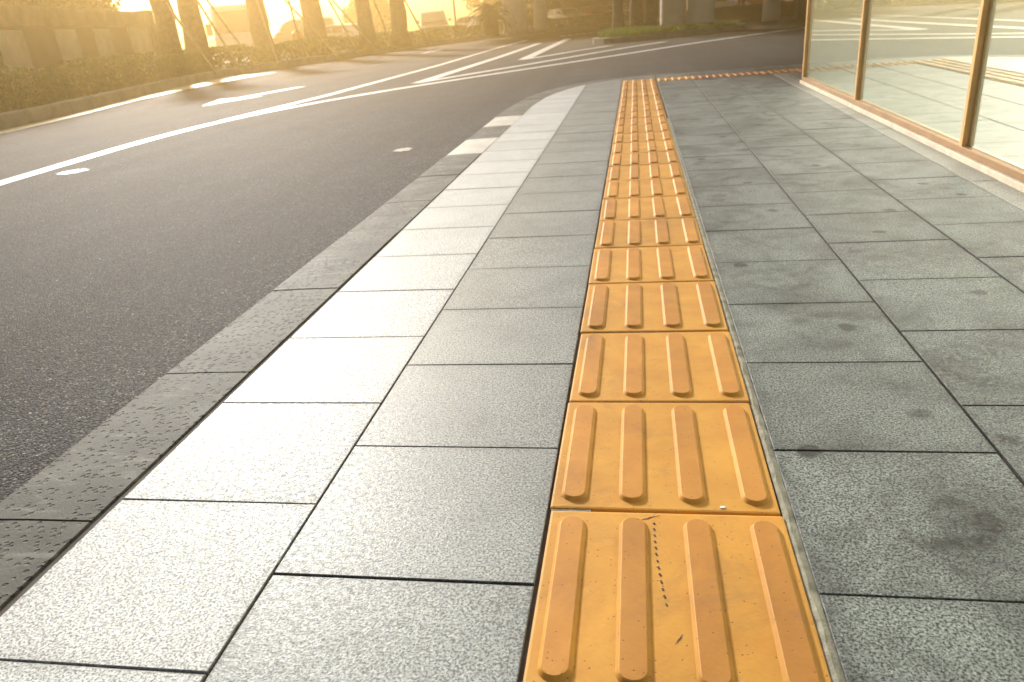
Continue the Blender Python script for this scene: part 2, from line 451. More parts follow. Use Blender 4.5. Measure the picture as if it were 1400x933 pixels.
def column(b, x0, x1, off, step, y0, y1, jit=.0015):
    k = math.floor((y0-off)/step)
    while off+k*step < y1:
        a, c = max(y0, off+k*step), min(y1, off+(k+1)*step)
        f0 = x0 if callable(x0) else (lambda y: x0); f1 = x1 if callable(x1) else (lambda y: x1)
        if c-a > .05:
            jl = rnd.uniform(-jit, jit)
            slab(b, [(f0(a), a), (f1(a), a+jl), (f1(c), c), (f0(c), c)])
        k += 1
YB0, YB1 = 8.36, 8.77       # the branch of tactile tiles that turns right
b = MB(); column(b, -1.06, -.6345, .0, .396, -2.2, 9.6); tag(b.build('pavement', M['granite_white']), kind='structure')
b = MB(); column(b, -.6335, -.2005, .205, .397, -2.2, 9.6); tag(b.build('pavement', M['granite_mid']), kind='structure')
b = MB()
edge = lambda y: 1.375+.021*(y-2)
glx = lambda y: 1.535+.0145*(y-2)
for y0, y1 in ((-2.2, YB0), (YB1, 9.6)):
    column(b, .214, .61, .207, .393, y0, y1)
    column(b, .614, 1.008, -.005, .394, y0, y1)
    column(b, 1.012, (lambda y: edge(y)) if y1 < 9 else 1.4, .18, .394, y0, y1)
column(b, -.2, .21, .0, .41, YB1, 9.6)
for x in range(5): column(b, 1.4+x*.4, 1.8+x*.4, .1+.13*x, .4, YB1, 9.6)
for x in range(4): column(b, 1.64+x*.4, 2.04+x*.4, .1, .4, 7.12, YB0)
tag(b.build('pavement', M['granite_dark']), kind='structure')
b = MB(); column(b, lambda y: edge(y)+.004, lambda y: glx(y), .35, .52, -2.2, YB0, .004); tag(b.build('pavement', M['granite_edge']), kind='structure')
# grout bed under the slabs
bed = [(p[0]-.002, p[1]) for p in INNER]+[(5, 7.), (2.2, -3)]
tag(sheet('pavement_base', bed, -.006, M['grout']), kind='structure')
# ---- near kerb, stone by stone
KOUT = resample(OUTER[:3], .3); 
def kerb_strip():
    bs = MB()
    ins = resample(INNER, .08); outs = []
    # arc-length matching of the two outlines
    def cum(p):
        c = [0]
        for a, d in zip(p[:-1], p[1:]): c.append(c[-1]+math.dist(a, d))
        return c
    def at(p, c, t):
        t *= c[-1]
        for i in range(len(c)-1):
            if t <= c[i+1] or i == len(c)-2:
                u = (t-c[i])/(c[i+1]-c[i]); return (p[i][0]+(p[i+1][0]-p[i][0])*u, p[i][1]+(p[i+1][1]-p[i][1])*u)
    I_ = smooth_line(INNER, 2); O_ = offset_line(I_, .262); ci, co = cum(I_), cum(O_)
    L = ci[-1]; joints = [2.93, 3.57, 4.23, 4.93, 5.55, 6.2, 6.92, 7.6, 8.28, 8.93, 9.6, 10.3, 11, 11.7, 12.4, 13.1]
    joints = [.3, .95, 1.6, 2.25]+joints
    for k, (s0, s1) in enumerate(zip(joints[:-1], joints[1:])):
        mi = 1 if k in (10, 12) else 0
        g = .003; dz = rnd.uniform(-.003, .001); n = 6; prof = None
        rows = []
        for j in range(n+1):
            t = (s0+g+(s1-s0-2*g)*j/n)/L
            pi = Vector(at(I_, ci, t)); pj = Vector(at(I_, ci, min(1, t+.004))); tt = (pj-pi).normalized(); po = pi+Vector((-tt.y, tt.x))*.262; d = (po-pi)
            W = d.length; d.normalize()
            pts = [(-.0016, -.03), (-.0016, dz-.002), (.0005, dz), (W*.5, dz-.001), (W-.02, dz-.004), (W-.006, dz-.012), (W, dz-.03), (W+.004, -.13)]
            rows.append([(pi.x+d.x*u, pi.y+d.y*u, z) for u, z in pts])
        for r1, r2 in zip(rows[:-1], rows[1:]):
            for q in range(len(r1)-1): bs.quad([r1[q], r1[q+1], r2[q+1], r2[q]], mi)
        bs.quad(rows[0], mi); bs.quad(rows[-1], mi)
    return bs
ks = kerb_strip().build('kerb', [M['kerb'], M['kerb_white']]); tag(ks, kind='structure')

# ---- road markings (each a sheet 4 mm up)
ZP = ZR+.004
b = MB()
main = smooth_line([(-4.55, -3), (-5.05, 2), (-5.33, 5.), (-5.47, 7.), (-5.33, 8.75), (-4.42, 11.16), (-2.47, 14.15), (-.4, 17.2), (1.5, 20.3), (4, 23.6), (9, 28.5)], 2)
ribbon(b, main[:len(main)//2], .19, ZP); ribbon(b, main[len(main)//2-1:], .24, ZP)
ribbon(b, [(-5.36, 8.4), (-5.12, 11.5), (-4.98, 18.6), (-5.1, 29), (-5.0, 36)], .19, ZP+.002)
tag(b.build('road_lane_line', M['white_paint']), kind='structure')
b = MB()
ribbon(b, [(-3.93, 12.9), (-3.76, 21), (-3.72, 30)], .26, ZP)
ribbon(b, smooth_line([(-3.98, 12.8), (-3.2, 14.4), (-2.0, 16.85), (-.5, 20.2), (.8, 22.4)], 2), .24, ZP+.002)
ribbon(b, [(-2.76, 18.4), (-2.8, 26), (-2.84, 33)], .3, ZP)
ribbon(b, [(-2.8, 18.3), (-2.3, 19.3), (-1.6, 21), (-.75, 22.7)], .24, ZP+.002)
tag(b.build('road_chevron_marking', M['white_paint']), kind='structure')
b = MB()     # straight-ahead arrow on the far lane, tip towards us
b.quad([(-7.2, 11.05, ZP), (-6.72, 12.35, ZP), (-7.58, 12.35, ZP)])
b.quad([(-7.02, 12.351, ZP), (-6.66, 14.2, ZP), (-6.9, 14.2, ZP), (-7.26, 12.351, ZP)])
b.quad([(-8.3, 29.2, ZP), (-8.05, 29.2, ZP), (-8.05, 32.4, ZP), (-8.3, 32.4, ZP)])
tag(b.build('road_arrow_marking', M['white_paint']), kind='structure')
b = MB()
for k in range(6):
    t = k/6; x, y = -3.6+1.95*t, 38.+2.6*t
    b.quad([(x, y, ZP), (x+.22, y+.3, ZP), (x+.12, y+.9, ZP), (x-.1, y+.6, ZP)])
tag(b.build('road_give_way_line', M['white_paint']), kind='structure')
# worn paint spots
for cx, cy, rx, ry, wm in ((-1.945, 5.03, .09, .10, 0), (-4.9, 4.85, .13, .14, 1)):
    b = MB(); n = 40; ps = []
    for k in range(n):
        t = 2*math.pi*k/n; q = 1+rnd.uniform(-.3, .12); ps.append((cx+rx*q*math.cos(t), cy+ry*q*math.sin(t), ZP))
    b.quad(ps)
    tag(b.build('road_paint_spot', M['worn_paint2' if wm else 'worn_paint']), kind='structure')
# yellow edge line along the far kerb, widening to a wedge
b = MB()
kb = [p for p in KERB_L if 2 < p[1] < 22.4]
for p, q in zip(kb[:-1], kb[1:]):
    def wd(y): return .4 if y < 13 else .4+1.2*((y-13)/9)**1.3
    b.quad([(p[0]+.02, p[1], ZP), (p[0]+wd(p[1]), p[1]-.05, ZP), (q[0]+wd(q[1]), q[1]-.05, ZP), (q[0]+.02, q[1], ZP)])
tag(b.build('road_edge_line', M['yellow_paint']), kind='structure')

# ---- far kerb and planted verge
b = MB()
ins = resample([p for p in KERB_L if p[1] > 0], .9)
back = offset_line(ins, .16)
for i in range(len(ins)-1):
    p, q, pb, qb = ins[i], ins[i+1], back[i], back[i+1]
    t = (Vector(q)-Vector(p)).normalized()*.008
    p = (p[0]+t.x, p[1]+t.y); q = (q[0]-t.x, q[1]-t.y); pb = (pb[0]+t.x, pb[1]+t.y); qb = (qb[0]-t.x, qb[1]-t.y)
    z0, z1 = -.135, .1+rnd.uniform(-.004, .004)
    b.quad([(*p, z0), (*q, z0), (*q, z1-.02), (*p, z1-.02)])
    m1 = (p[0]*.9+pb[0]*.1, p[1]*.9+pb[1]*.1); m2 = (q[0]*.9+qb[0]*.1, q[1]*.9+qb[1]*.1)
    b.quad([(*p, z1-.02), (*q, z1-.02), (*m2, z1), (*m1, z1)])
    b.quad([(*m1, z1), (*m2, z1), (*qb, z1), (*pb, z1)])
    b.quad([(*pb, z1), (*qb, z1), (*qb, z0), (*pb, z0)])
    b.quad([(*p, z0), (*p, z1-.02), (*m1, z1), (*pb, z1), (*pb, z0)]); b.quad([(*q, z0), (*qb, z0), (*qb, z1), (*m2, z1), (*q, z1-.02)])
tag(b.build('kerb', M['kerb_far']), kind='structure')
vin = offset_line(ins, .15); vout = offset_line(ins, 3.4)
b = MB()
for i in range(len(ins)-1): b.quad([(*vin[i], .07), (*vin[i+1], .07), (*vout[i+1], .07), (*vout[i], .07)])
for i in range(len(ins)-1): b.quad([(*vout[i], .07), (*vout[i+1], .07), (*vout[i+1], -.14), (*vout[i], -.14)])
tag(b.build('ground_verge', M['soil']), kind='structure')

# ================================================================== FOLIAGE
def leaf(b, p, size, n=None):
    d = Vector((rnd.gauss(0, 1), rnd.gauss(0, 1), rnd.gauss(0, 1)))
    if n is not None: d = d*.6+n
    d.normalize()
    a = d.cross(Vector((rnd.gauss(0, 1), rnd.gauss(0, 1), rnd.gauss(0, 1)))).normalized(); c = d.cross(a)
    s1 = size*rnd.uniform(.6, 1.3); s2 = s1*.5
    p = Vector(p)
    b.quad([p-a*s1, p-c*s2+d*s1*.15, p+a*s1, p+c*s2+d*s1*.15])
def crown(b, c, rad, n, size, clumps=14):
    cl = []
    for k in range(clumps):
        d = Vector((rnd.gauss(0, 1), rnd.gauss(0, 1), rnd.gauss(0, 1))).normalized()*rnd.uniform(.35, .95)
        cl.append((Vector((d.x*rad[0], d.y*rad[1], d.z*rad[2])), rnd.uniform(.22, .42)))
    for i in range(n):
        o, r_ = cl[rnd.randrange(clumps)]
        d = Vector((rnd.gauss(0, 1), rnd.gauss(0, 1), rnd.gauss(0, 1))).normalized()*(rnd.random()**.4)*r_
        leaf(b, Vector(c)+o+Vector((d.x*rad[0], d.y*rad[1], d.z*rad[2])), size, d.normalized()*.5+Vector((0, 0, .4)))
# hedge: a long clipped hedge that follows the far kerb
hc = resample(offset_line([p for p in KERB_L if p[1] > 3.5 and p[0] < 1], .95), .5)
b = MB(); stem = MB()
mid = offset_line(hc, .95)
for i, (p, q) in enumerate(zip(hc[:-1], hc[1:])):
    t = (Vector(q)-Vector(p)); L = t.length; t.normalize(); nn = Vector((-t.y, t.x))
    dist = math.hypot(p[0], p[1]); size = .022+.0011*dist; cnt = int(L*min(1100, 26000/dist))
    hgt = .62+.06*math.sin(p[1]*.9)+.03*math.sin(p[1]*2.7); wdt = .6
    for k in range(cnt):
        u = rnd.random()*L; s = rnd.random()
        if s < .42:   # top
            o = rnd.uniform(-wdt, wdt); z = hgt-abs(rnd.gauss(0, .035))-.10*max(0, abs(o)/wdt-.7)/.3; nrm = Vector((0, 0, 1))
        elif s < .86:  # road side
            z = rnd.uniform(.0, hgt); o = -wdt+abs(rnd.gauss(0, .07))-.05*math.sin(p[1]*1.7+z*4); nrm = Vector((-nn.x, -nn.y, .3))
        else:
            z = rnd.uniform(.05, hgt); o = rnd.uniform(-wdt, wdt); nrm = None
        c = Vector((p[0], p[1]))+t*u+nn*o
        leaf(b, (c.x, c.y, .07+z), size, nrm)
    for k in range(0):
        c = Vector((p[0], p[1]))+t*rnd.random()*L+nn*(.95+rnd.uniform(-.35, .35))
        stem.tube([(c.x, c.y, .06), (c.x+rnd.uniform(-.1, .1), c.y+rnd.uniform(-.1, .1), .55)], [.02, .008], 5)
hedge = thing('hedge', 'long low clipped green hedge along the far kerb of the road', 'hedge', (-10.5, 11, .07))
o = b.build('foliage', M['hedge'], fixn=False); o.parent = hedge; o.matrix_parent_inverse = Matrix.Translation((10.5, -11, -.07))

# ---- trees on the verge: thick pollarded trunks, propped with poles
def tree(x, y, z, rad, h, label, lean=(0, 0), crownr=(1.1, 1.1, .8), leaves=1500, name='street_tree', group='propped trees on the verge'):
    t = thing(name, label, 'tree', (x, y, z), rnd.uniform(0, 6), group)
    b = MB(); n = 9; pts = []; rs = []
    for k in range(n):
        f = k/(n-1); pts.append((lean[0]*f*h+rnd.uniform(-.03, .03), lean[1]*f*h+rnd.uniform(-.03, .03), f*h))
        rs.append(rad*(1.28-.28*min(1, f*5))*(1-.25*f)*(1+rnd.uniform(-.04, .04)))
    b.tube(pts, rs, 14)
    top = Vector(pts[-1])
    lim = MB()
    for k in range(5):
        a = k*1.257+rnd.uniform(-.3, .3)
        e = top+Vector((math.cos(a)*.75*crownr[0], math.sin(a)*.75*crownr[1], .75+rnd.uniform(0, .5)))
        mid_ = (top+e)/2+Vector((0, 0, -.1)); lim.tube([top-Vector((0, 0, .15)), mid_, e], [rad*.5, rad*.3, rad*.12], 8)
    tr = b.build('trunk', M['bark'], t, smooth=True)
    lim.build('limb', M['bark'], tr, smooth=True)
    c = MB(); crown(c, top+Vector((0, 0, .9)), crownr, leaves, .09)
    c.build('crown', M['leaf'], t, fixn=False)
    return t
TREES = [(-13.55, 20.9, .36, 'thick brown tree trunk right beside the end of the pale panelled wall'),
         (-14.3, 23.6, .42, 'thick tree trunk with two crossing bamboo props, second tree from the wall'),
         (-14.2, 28.3, .44, 'leaning tree trunk just right of the white minibus'),
         (-13.55, 32, .55, 'widest tree trunk, between the car by the orange barrel and the white hatchback'),
         (-11.6, 33.0, .41, 'tree trunk with a steep bamboo prop, just right of the white hatchback'),
         (-11.0, 36.0, .46, 'tree trunk nearest the palm, with a pole leaning from it to the right')]
for k, (x, y, r_, lab) in enumerate(TREES):
    tree(x, y, .07, r_*.93, 2.75+.1*(k % 3), lab, lean=(-.03+.012*k, .02), leaves=260, crownr=(.7, .7, .4))
# props
def prop(ax, ay, bx, by, bz, label):
    t = MB(); a = Vector((ax, ay, .05)); e = Vector((bx, by, bz)); pts = [a+(e-a)*k/6 for k in range(7)]
    t.tube(pts, [.036*(1+.12*(k % 2)) for k in range(7)], 8)
    o = t.build('tree_prop', M['bamboo']); tag(o, label, 'wooden pole', 'bamboo poles propping the verge trees')
    o.location = (0, 0, 0)
PROPS = [(-11.45, 19.4, -13.25, 20.7, 2.0, 'long bamboo pole crossing the gap right of the wall end, nearest pole'),
         (-11.6, 21.1, -13.95, 23.3, 2.6, 'bamboo pole leaning on the second trunk from the wall, crossing its face'),
         (-12.6, 24.1, -14.0, 23.8, 2.7, 'thin bamboo pole rising to the right side of the second trunk'),
         (-11.9, 24.3, -14.1, 27.9, 3.2, 'long slanting bamboo pole in front of the white minibus'),
         (-11.9, 26.6, -12.75, 27.9, 2.6, 'steep pale bamboo pole at the right edge of the leaning trunk'),
         (-11.2, 28.0, -13.7, 28.3, 3., 'slanting pole crossing the dark car windows beside the orange barrel'),
         (-11.0, 29.8, -12.7, 31.7, 2.4, 'pale pole against the right side of the widest trunk'),
         (-10.6, 31.0, -12.9, 32.0, 2.6, 'dark slanting pole in front of the white hatchback'),
         (-10.2, 32.0, -11.1, 32.8, 2.3, 'steep short pole at the tree right of the white hatchback'),
         (-9.3, 34.6, -10.7, 35.7, 2.5, 'pole leaning right of the trunk nearest the palm')]
for a in PROPS: prop(*a)

# ---- low wall behind the hedge
wl = thing('garden_wall', 'low brown rendered wall with four pale panels behind the hedge', 'wall', (-11.3, 10.6, 0), math.atan2(9.9, -2.55)+0)
LW = 10.1
b = MB(); b.box(-7, LW-.02, -.12, .12, -.1, 1.42, 0, .01); b.build('wall_body', M['wall'], wl)
b = MB(); b.box(-7.05, LW+.05, -.18, .18, 1.423, 1.8, 0, .015); b.build('coping', M['soil'], wl)
for x0, x1, z1 in ((1.55, 2.55, 1.36), (3.95, 4.95, 1.37), (5.95, 6.9, 1.38), (8.2, 9.75, 1.415)):
    b = MB(); b.box(x0, x1, -.155, -.123, .1, z1, 0, .008); b.build('panel', M['wall_panel'], wl)
b = MB(); b.box(LW-.2, LW+.16, -.2, .2, -.1, 1.86, 0, .012); b.build('pillar', M['wall'], wl)
# shrubs behind the wall
for k, (x, y, lab) in enumerate(((-13.4, 11.6, 'leafy shrub behind the left part of the panelled wall'),
                                  (-14.2, 14.2, 'leafy shrub behind the middle of the panelled wall'),
                                  (-14.7, 16.7, 'leafy shrub behind the right part of the panelled wall'),
                                  (-15.6, 19.6, 'leafy shrub behind the end pillar of the panelled wall'))):
    t = thing('shrub', lab, 'shrub', (x, y, -.1), 0, 'shrubs behind the wall')
    b = MB(); crown(b, (0, 0, 1.9), (1.6, 1.6, 1.8), 8000, .11, 34); b.build('foliage', M['leaf'], t, fixn=False)
    b = MB()
    for q in range(5): b.tube([(rnd.uniform(-.2, .2), rnd.uniform(-.2, .2), 0), (rnd.uniform(-1, 1), rnd.uniform(-1, 1), 1.9)], [.05, .015], 6)
    b.build('stem', M['bark'], t)

# ---- low palm on the verge
pm = thing('palm', 'short palm with a drooping frond skirt on the verge right of the last tree', 'palm', (-7.55, 41.3, .07))
b = MB(); b.tube([(0, 0, 0), (0, 0, .5), (0, 0, 1.3)], [.42, .36, .3], 14)
for k in range(60):
    a = k*2.4; z = .1+1.1*k/60; b.box(-.06, .06, -.02, .05, 0, .14, 0, 0, Matrix.Translation((.35*math.cos(a), .35*math.sin(a), z)) @ Matrix.Rotation(a-math.pi/2, 4, 'Z'))
b.build('trunk', M['bark'], pm)
for k in range(30):
    a = k*2.4; el0 = R(-10+75*(k/30)); L = 1.35
    b = MB(); prev = None
    for q in range(13):
        f = q/12; droop = -1.0*f*f
        p = Vector((math.cos(a)*L*f*math.cos(el0), math.sin(a)*L*f*math.cos(el0), 1.2+L*f*math.sin(el0)+droop*.75))
        if prev is not None:
            t = (p-prev).normalized(); sd_ = t.cross(Vector((0, 0, 1))).normalized(); wd_ = .34*(1-f*.7)
            for s in (-1, 1):
                tip = p+sd_*s*wd_+t*.16-Vector((0, 0, .09)); b.quad([prev, p, tip, prev+(tip-prev)*.55-t*.02])
        prev = p
    b.build('frond', M['palm'], pm, fixn=False)

# ================================================================== VIADUCT
vd = thing('viaduct', 'grey concrete road viaduct on round columns over the far junction', 'viaduct', (1.3, 28.6, 0))
def vpart(b, name, mat, smooth=False, kind=None):
    o = b.build(name, mat, vd, smooth=smooth); o.matrix_parent_inverse = Matrix.Translation((-1.3, -28.6, 0)); return o
b = MB()
bm = bmesh.new()
dk = [(-7.3, 21.2), (40, 18), (40, 44), (-3.6, 45.9), (-3.8, 31), (-4.6, 25.5)]
lo = [bm.verts.new((x, y, 5.6)) for x, y in dk]; hi = [bm.verts.new((x, y, 6.9)) for x, y in dk]
bm.faces.new(lo); bm.faces.new(hi[::-1])
for i in range(len(dk)): bm.faces.new((lo[i], lo[(i+1) % len(dk)], hi[(i+1) % len(dk)], hi[i]))
b.add(bm); vpart(b, 'deck', M['concrete'])
b = MB(); b.box(-15, 10, 46.05, 78, 5.6, 6.9, 0, .03); vpart(b, 'shade_deck', M['concrete'])  # unseen second deck, added and sized to shade the haze below
for x, y, r_, zb in ((1.32, 28.85, .47, -.02), (2.27, 28.5, .47, -.02), (-6.8, 45.2, .72, .06), (-5.6, 47.5, .42, .06), (5.75, 35.4, .38, -.13)):
    b = MB(); b.tube([(x, y, zb), (x, y, .3), (x, y, 5.597)], [r_, r_, r_], 32)
    b.tube([(x, y, 5.1), (x, y, 5.595)], [r_*1.01, r_*1.5], 32)
    vpart(b, 'column', M['concrete'], True)
b = MB(); b.box(-9, 4.5, 76, 77, -.12, 5.598, 0, .02); vpart(b, 'dark_wall', M['wall'])  # wall added to block light and darken the view under the far deck
b = MB(); b.box(6.6, 30, 34.2, 35.2, -.12, 5.598, 0, .02); vpart(b, 'dark_wall', M['wall'])

# ---- grass traffic island under it
isl = smooth_line([(-1.35, 24.9), (-.8, 23.9), (1, 25.2), (3.4, 27.2), (3.9, 28.6), (3.4, 30.4), (1.4, 31.4), (-.4, 29.6), (-1.25, 26.4), (-1.4, 25.3)], 2)
def kerb_ring(pts, name):
    b = MB(); n = len(pts); c = (sum(p[0] for p in pts)/n, sum(p[1] for p in pts)/n)
    inn = [(p[0]+(c[0]-p[0])*.07, p[1]+(c[1]-p[1])*.07) for p in pts]
    for i in range(n):
        j = (i+1) % n
        b.quad([(*pts[i], -.14), (*pts[j], -.14), (*pts[j], .04), (*pts[i], .04)])
        b.quad([(*pts[i], .04), (*pts[j], .04), (*inn[j], .05), (*inn[i], .05)])
        b.quad([(*inn[i], .05), (*inn[j], .05), (*inn[j], -.1), (*inn[i], -.1)])
    return tag(b.build(name, M['granite_edge']), kind='structure'), inn
_, inn = kerb_ring(isl, 'kerb')
sheet('ground_island', inn, -.03, M['soil'])
b = MB()
xs = [p[0] for p in inn]; ys = [p[1] for p in inn]
def inside(x, y):
    c = False; j = len(inn)-1
    for i in range(len(inn)):
        if (inn[i][1] > y) != (inn[j][1] > y) and x < (inn[j][0]-inn[i][0])*(y-inn[i][1])/(inn[j][1]-inn[i][1])+inn[i][0]: c = not c
        j = i
    return c
for k in range(16000):
    x, y = rnd.uniform(min(xs), max(xs)), rnd.uniform(min(ys), max(ys))
    if not inside(x, y): continue
    h = rnd.uniform(.09, .2)+.12*max(0, 1-math.hypot(x+.3, y-26.2)/2.5); a = rnd.uniform(0, 6.28); w_ = .018; dx, dy = math.cos(a)*w_, math.sin(a)*w_
    lx, ly = rnd.gauss(0, .05), rnd.gauss(0, .05)
    b.quad([(x-dx, y-dy, -.035), (x+dx, y+dy, -.035), (x+lx+dx*.2, y+ly+dy*.2, h), (x+lx-dx*.2, y+ly-dy*.2, h)])
tag(b.build('grass', M['grass'], fixn=False), 'bright green grass at the nose of the traffic island', 'grass', kind='stuff')
for x, y, r_, lab in ((-.62, 28.0, .2, 'dark trunk standing at the left on the grass island'),
                      (.02, 28.6, .25, 'dark trunk in the middle of the grass island, left of the bright slit'),
                      (.55, 28.3, .21, 'dark trunk on the grass island touching the left round column')):
    tree(x, y, -.03, r_, 3.2, lab, crownr=(.7, .7, .6), leaves=600, name='island_tree', group='trees on the grass island')

# ================================================================== GLASS FACADE
fb = thing('glass_pavilion', 'building with a bronze framed mirror glass wall along the pavement', 'building', (1.612, 7.08, 0), math.atan2(-1, -.0145)+math.pi/2)
# local frame: +x into the building, -y back towards the camera
b = MB(); b.box(-.045, .12, -10.2, .035, -.05, .028, 0, .004); b.build('sill', M['sill'], fb)
b = MB(); b.box(-.03, .05, -10.2, .0, .030, .062, 0, .003); b.build('bottom_rail', M['frame_dark'], fb)
MULL = [0, -2.06, -4.14, -6.2, -8.25, -10.2]
for k, y in enumerate(MULL):
    w_ = .017 if k else .024
    b = MB(); b.box(-.028, .06, y-w_, y+w_, .031, 3.3, 0, .003); b.build('mullion', M['frame'], fb)
for y0, y1 in zip(MULL[1:], MULL[:-1]):
    b = MB(); b.box(.0, .014, y0+.024, y1-.024, .0645, 3.24); b.build('pane', M['glass'], fb)
b = MB(); b.box(-.05, .06, -10.2, .03, 3.302, 3.42, 0, .004); b.build('top_rail', M['frame'], fb)
b = MB(); b.box(.1, 9, -.15, .03, -.1, 3.3); b.box(-.06, 9, -10.3, .05, 3.423, 3.9, 0, .02); b.box(8.8, 9, -10.2, -.152, -.1, 3.3); b.build('wall', M['wall'], fb)

# ================================================================== TACTILE TILES
P = .3985; TW = .1958
def bar_mesh(L=.352, wt=.0180, wb=.0242, h=.0072):
    bm = bmesh.new(); ns = 17
    def outline(w_, ex, z):
        pts = []
        for k in range(ns): a = math.pi*k/(ns-1); pts.append((w_*math.cos(a), L/2-.0235+ex+w_*math.sin(a), z))
        for k in range(ns): a = math.pi+math.pi*k/(ns-1); pts.append((w_*math.cos(a), -(L/2-.0235+ex)+w_*math.sin(a), z))
        return pts
    rings = [outline(wb, 0, 0.), outline(wb-.001, 0, .0012), outline(wt+.0012, 0, h-.0008), outline(wt, 0, h)]
    vr = [[bm.verts.new(p) for p in r_] for r_ in rings]
    n = len(vr[0])
    for a, c in zip(vr[:-1], vr[1:]):
        for i in range(n): bm.faces.new((a[i], a[(i+1) % n], c[(i+1) % n], c[i]))
    top = bm.faces.new(vr[-1]); top.tag = True
    return bm
def tile_base():
    b = MB(); b.box(-TW, TW, -TW, TW, -.028, .0, 0, .0045); return b
ORD = ['', 'nearest', 'second', 'third', 'fourth', 'fifth', 'sixth', 'seventh', 'eighth', 'ninth', 'tenth', 'eleventh', 'twelfth',
       'thirteenth', 'fourteenth', 'fifteenth', 'sixteenth', 'seventeenth', 'eighteenth', 'nineteenth', 'twentieth', 'twenty-first', 'twenty-second', 'last']
G1 = 'yellow tactile tiles in the long strip'
def make_tile(mb, mbar, xs_):
    t = tile_base().build('tactile_tile', mb)
    for x in xs_:
        q = MB(); q.add(bar_mesh()); big = max(range(len(q.f)), key=lambda i: len(q.f[i])); q.mi[big] = 1
        o = q.build('raised_bar', [mb, mbar], t, (x, 0, -.0002))
    return t
XS4 = (-.155, -.052, .053, .16)
proto = make_tile(M['tactile'], M['tactile_bar'], XS4)
for k in range(1, 24):
    t = proto if k == 1 else copy_tree(proto)
    t.location = (rnd.uniform(-.0015, .0015), -P/2+P*(k-1), .0025+rnd.uniform(-.0012, .0012))
    t.rotation_euler = (rnd.uniform(-.004, .004), rnd.uniform(-.003, .003), rnd.uniform(-.004, .004))
    t['group'] = G1; t['category'] = 'tactile tile'
    if k == 1: t['label'] = 'nearest yellow tactile tile, with a dashed black scuff between its middle bars'
    elif k == 2: t['label'] = 'second nearest yellow tactile tile, with a small white chip on its front edge'
    elif k == 23: t['label'] = 'last yellow tactile tile of the strip, at the corner where the branch turns right'
    else: t['label'] = ORD[k]+' yellow tactile tile of the strip, counted from the bottom of the photo'
    if k == 2: chip_tile = t
# scuffs on the nearest tile (a part of it)
q = MB()
for k in range(13):
    f = k/12; y = .165-.19*f; x = -.019+.014*f*f; q.box(x-.0008, x+.0030-.001*f+rnd.uniform(-.0006, .0006), y-.0036, y+.0022+rnd.uniform(-.001, .001), 0, .0004, 0, 0, Matrix.Translation((x, y, 0)) @ Matrix.Rotation(.35, 4, 'Z') @ Matrix.Translation((-x, -y, 0)))
q.build('scuff_mark', M['scuff'], proto, (0, 0, .0003))
for (x0, y0, x1, y1) in ((-.045, .17, -.008, .188), (-.052, .165, -.054, .08), (.004, -.10, .016, -.082)):
    q = MB(); n = 9; L = math.hypot(x1-x0, y1-y0); nx, ny = (y1-y0)/L, -(x1-x0)/L; pv = None
    for j in range(n+1):
        f = j/n; e = .0009*math.sin(math.pi*min(max(f, .06), .94))+rnd.uniform(0, .0003); o = rnd.uniform(-.0008, .0008)
        x, y = x0+(x1-x0)*f+nx*o, y0+(y1-y0)*f+ny*o; cur = ((x-nx*e, y-ny*e, .0003), (x+nx*e, y+ny*e, .0003))
        if pv: q.quad([pv[0], pv[1], cur[1], cur[0]])
        pv = cur
    q.build('scratch', M['scuff'], proto, (0, 0, .0003))
q = MB(); q.box(.098, .106, -.186, -.181, 0, .0015, 0, .0005); q.build('white_chip', M['white_paint'], chip_tile, (0, 0, .0002))
# the branch along the far kerb
XS5 = (-.16, -.08, 0, .08, .16)
bt = make_tile(M['tactile'], M['tactile'], XS5)
dull = make_tile(M['tactile_shaded'], M['tactile_shaded'], XS5)
BL = ['bright yellow ribbed tile, first tile of the branch to the right of the strip',
      'shaded orange ribbed tile, second in the branch, next to the bright yellow one',
      'shaded orange ribbed tile, third in the branch along the far kerb',
      'shaded orange ribbed tile, fourth in the branch, nearest the glass wall corner',
      'shaded orange ribbed tile, fifth in the branch, partly behind the glass wall corner']
for k in range(5):
    t = bt if k == 0 else (dull if k == 1 else copy_tree(dull))
    t.location = (.412+.4*k, (YB0+YB1)/2, .002); t.rotation_euler = (0, 0, rnd.uniform(-.004, .004))
    tag(t, BL[k], 'tactile tile', 'tactile tiles of the branch along the far kerb')
# mortar line at the right edge of the strip, and a smear at a joint
b = MB(); ys_ = [-.9+.02*k for k in range(300)]
pr = None
for y in ys_:
    xa = .1965; xb = .2150+rnd.uniform(-.001, .001); z = .0006+rnd.uniform(-.0012, .0012)
    cur = [(xa, y, z-.004), ((xa*.6+xb*.4)+rnd.uniform(-.002, .002), y, z), (xb, y, z-.004)]
    if pr: b.quad([pr[0], pr[1], cur[1], cur[0]]); b.quad([pr[1], pr[2], cur[2], cur[1]])
    pr = cur
for k in range(0, 22):
    y = P*k; w_ = .0016
    L = (-.195, -.125) if k == 0 else (-.19, .19)
    n = 24; pv = None
    for j in range(n+1):
        x = L[0]+(L[1]-L[0])*j/n; e = w_+rnd.uniform(-.0006, .0008); e = e*2.2 if k == 0 else e
        cur = ((x, y-e, -.0012), (x, y+e, -.0008))
        if pv: b.quad([pv[0], cur[0], cur[1], pv[1]])
        pv = cur
tag(b.build('pavement_mortar', M['mortar']), kind='structure')

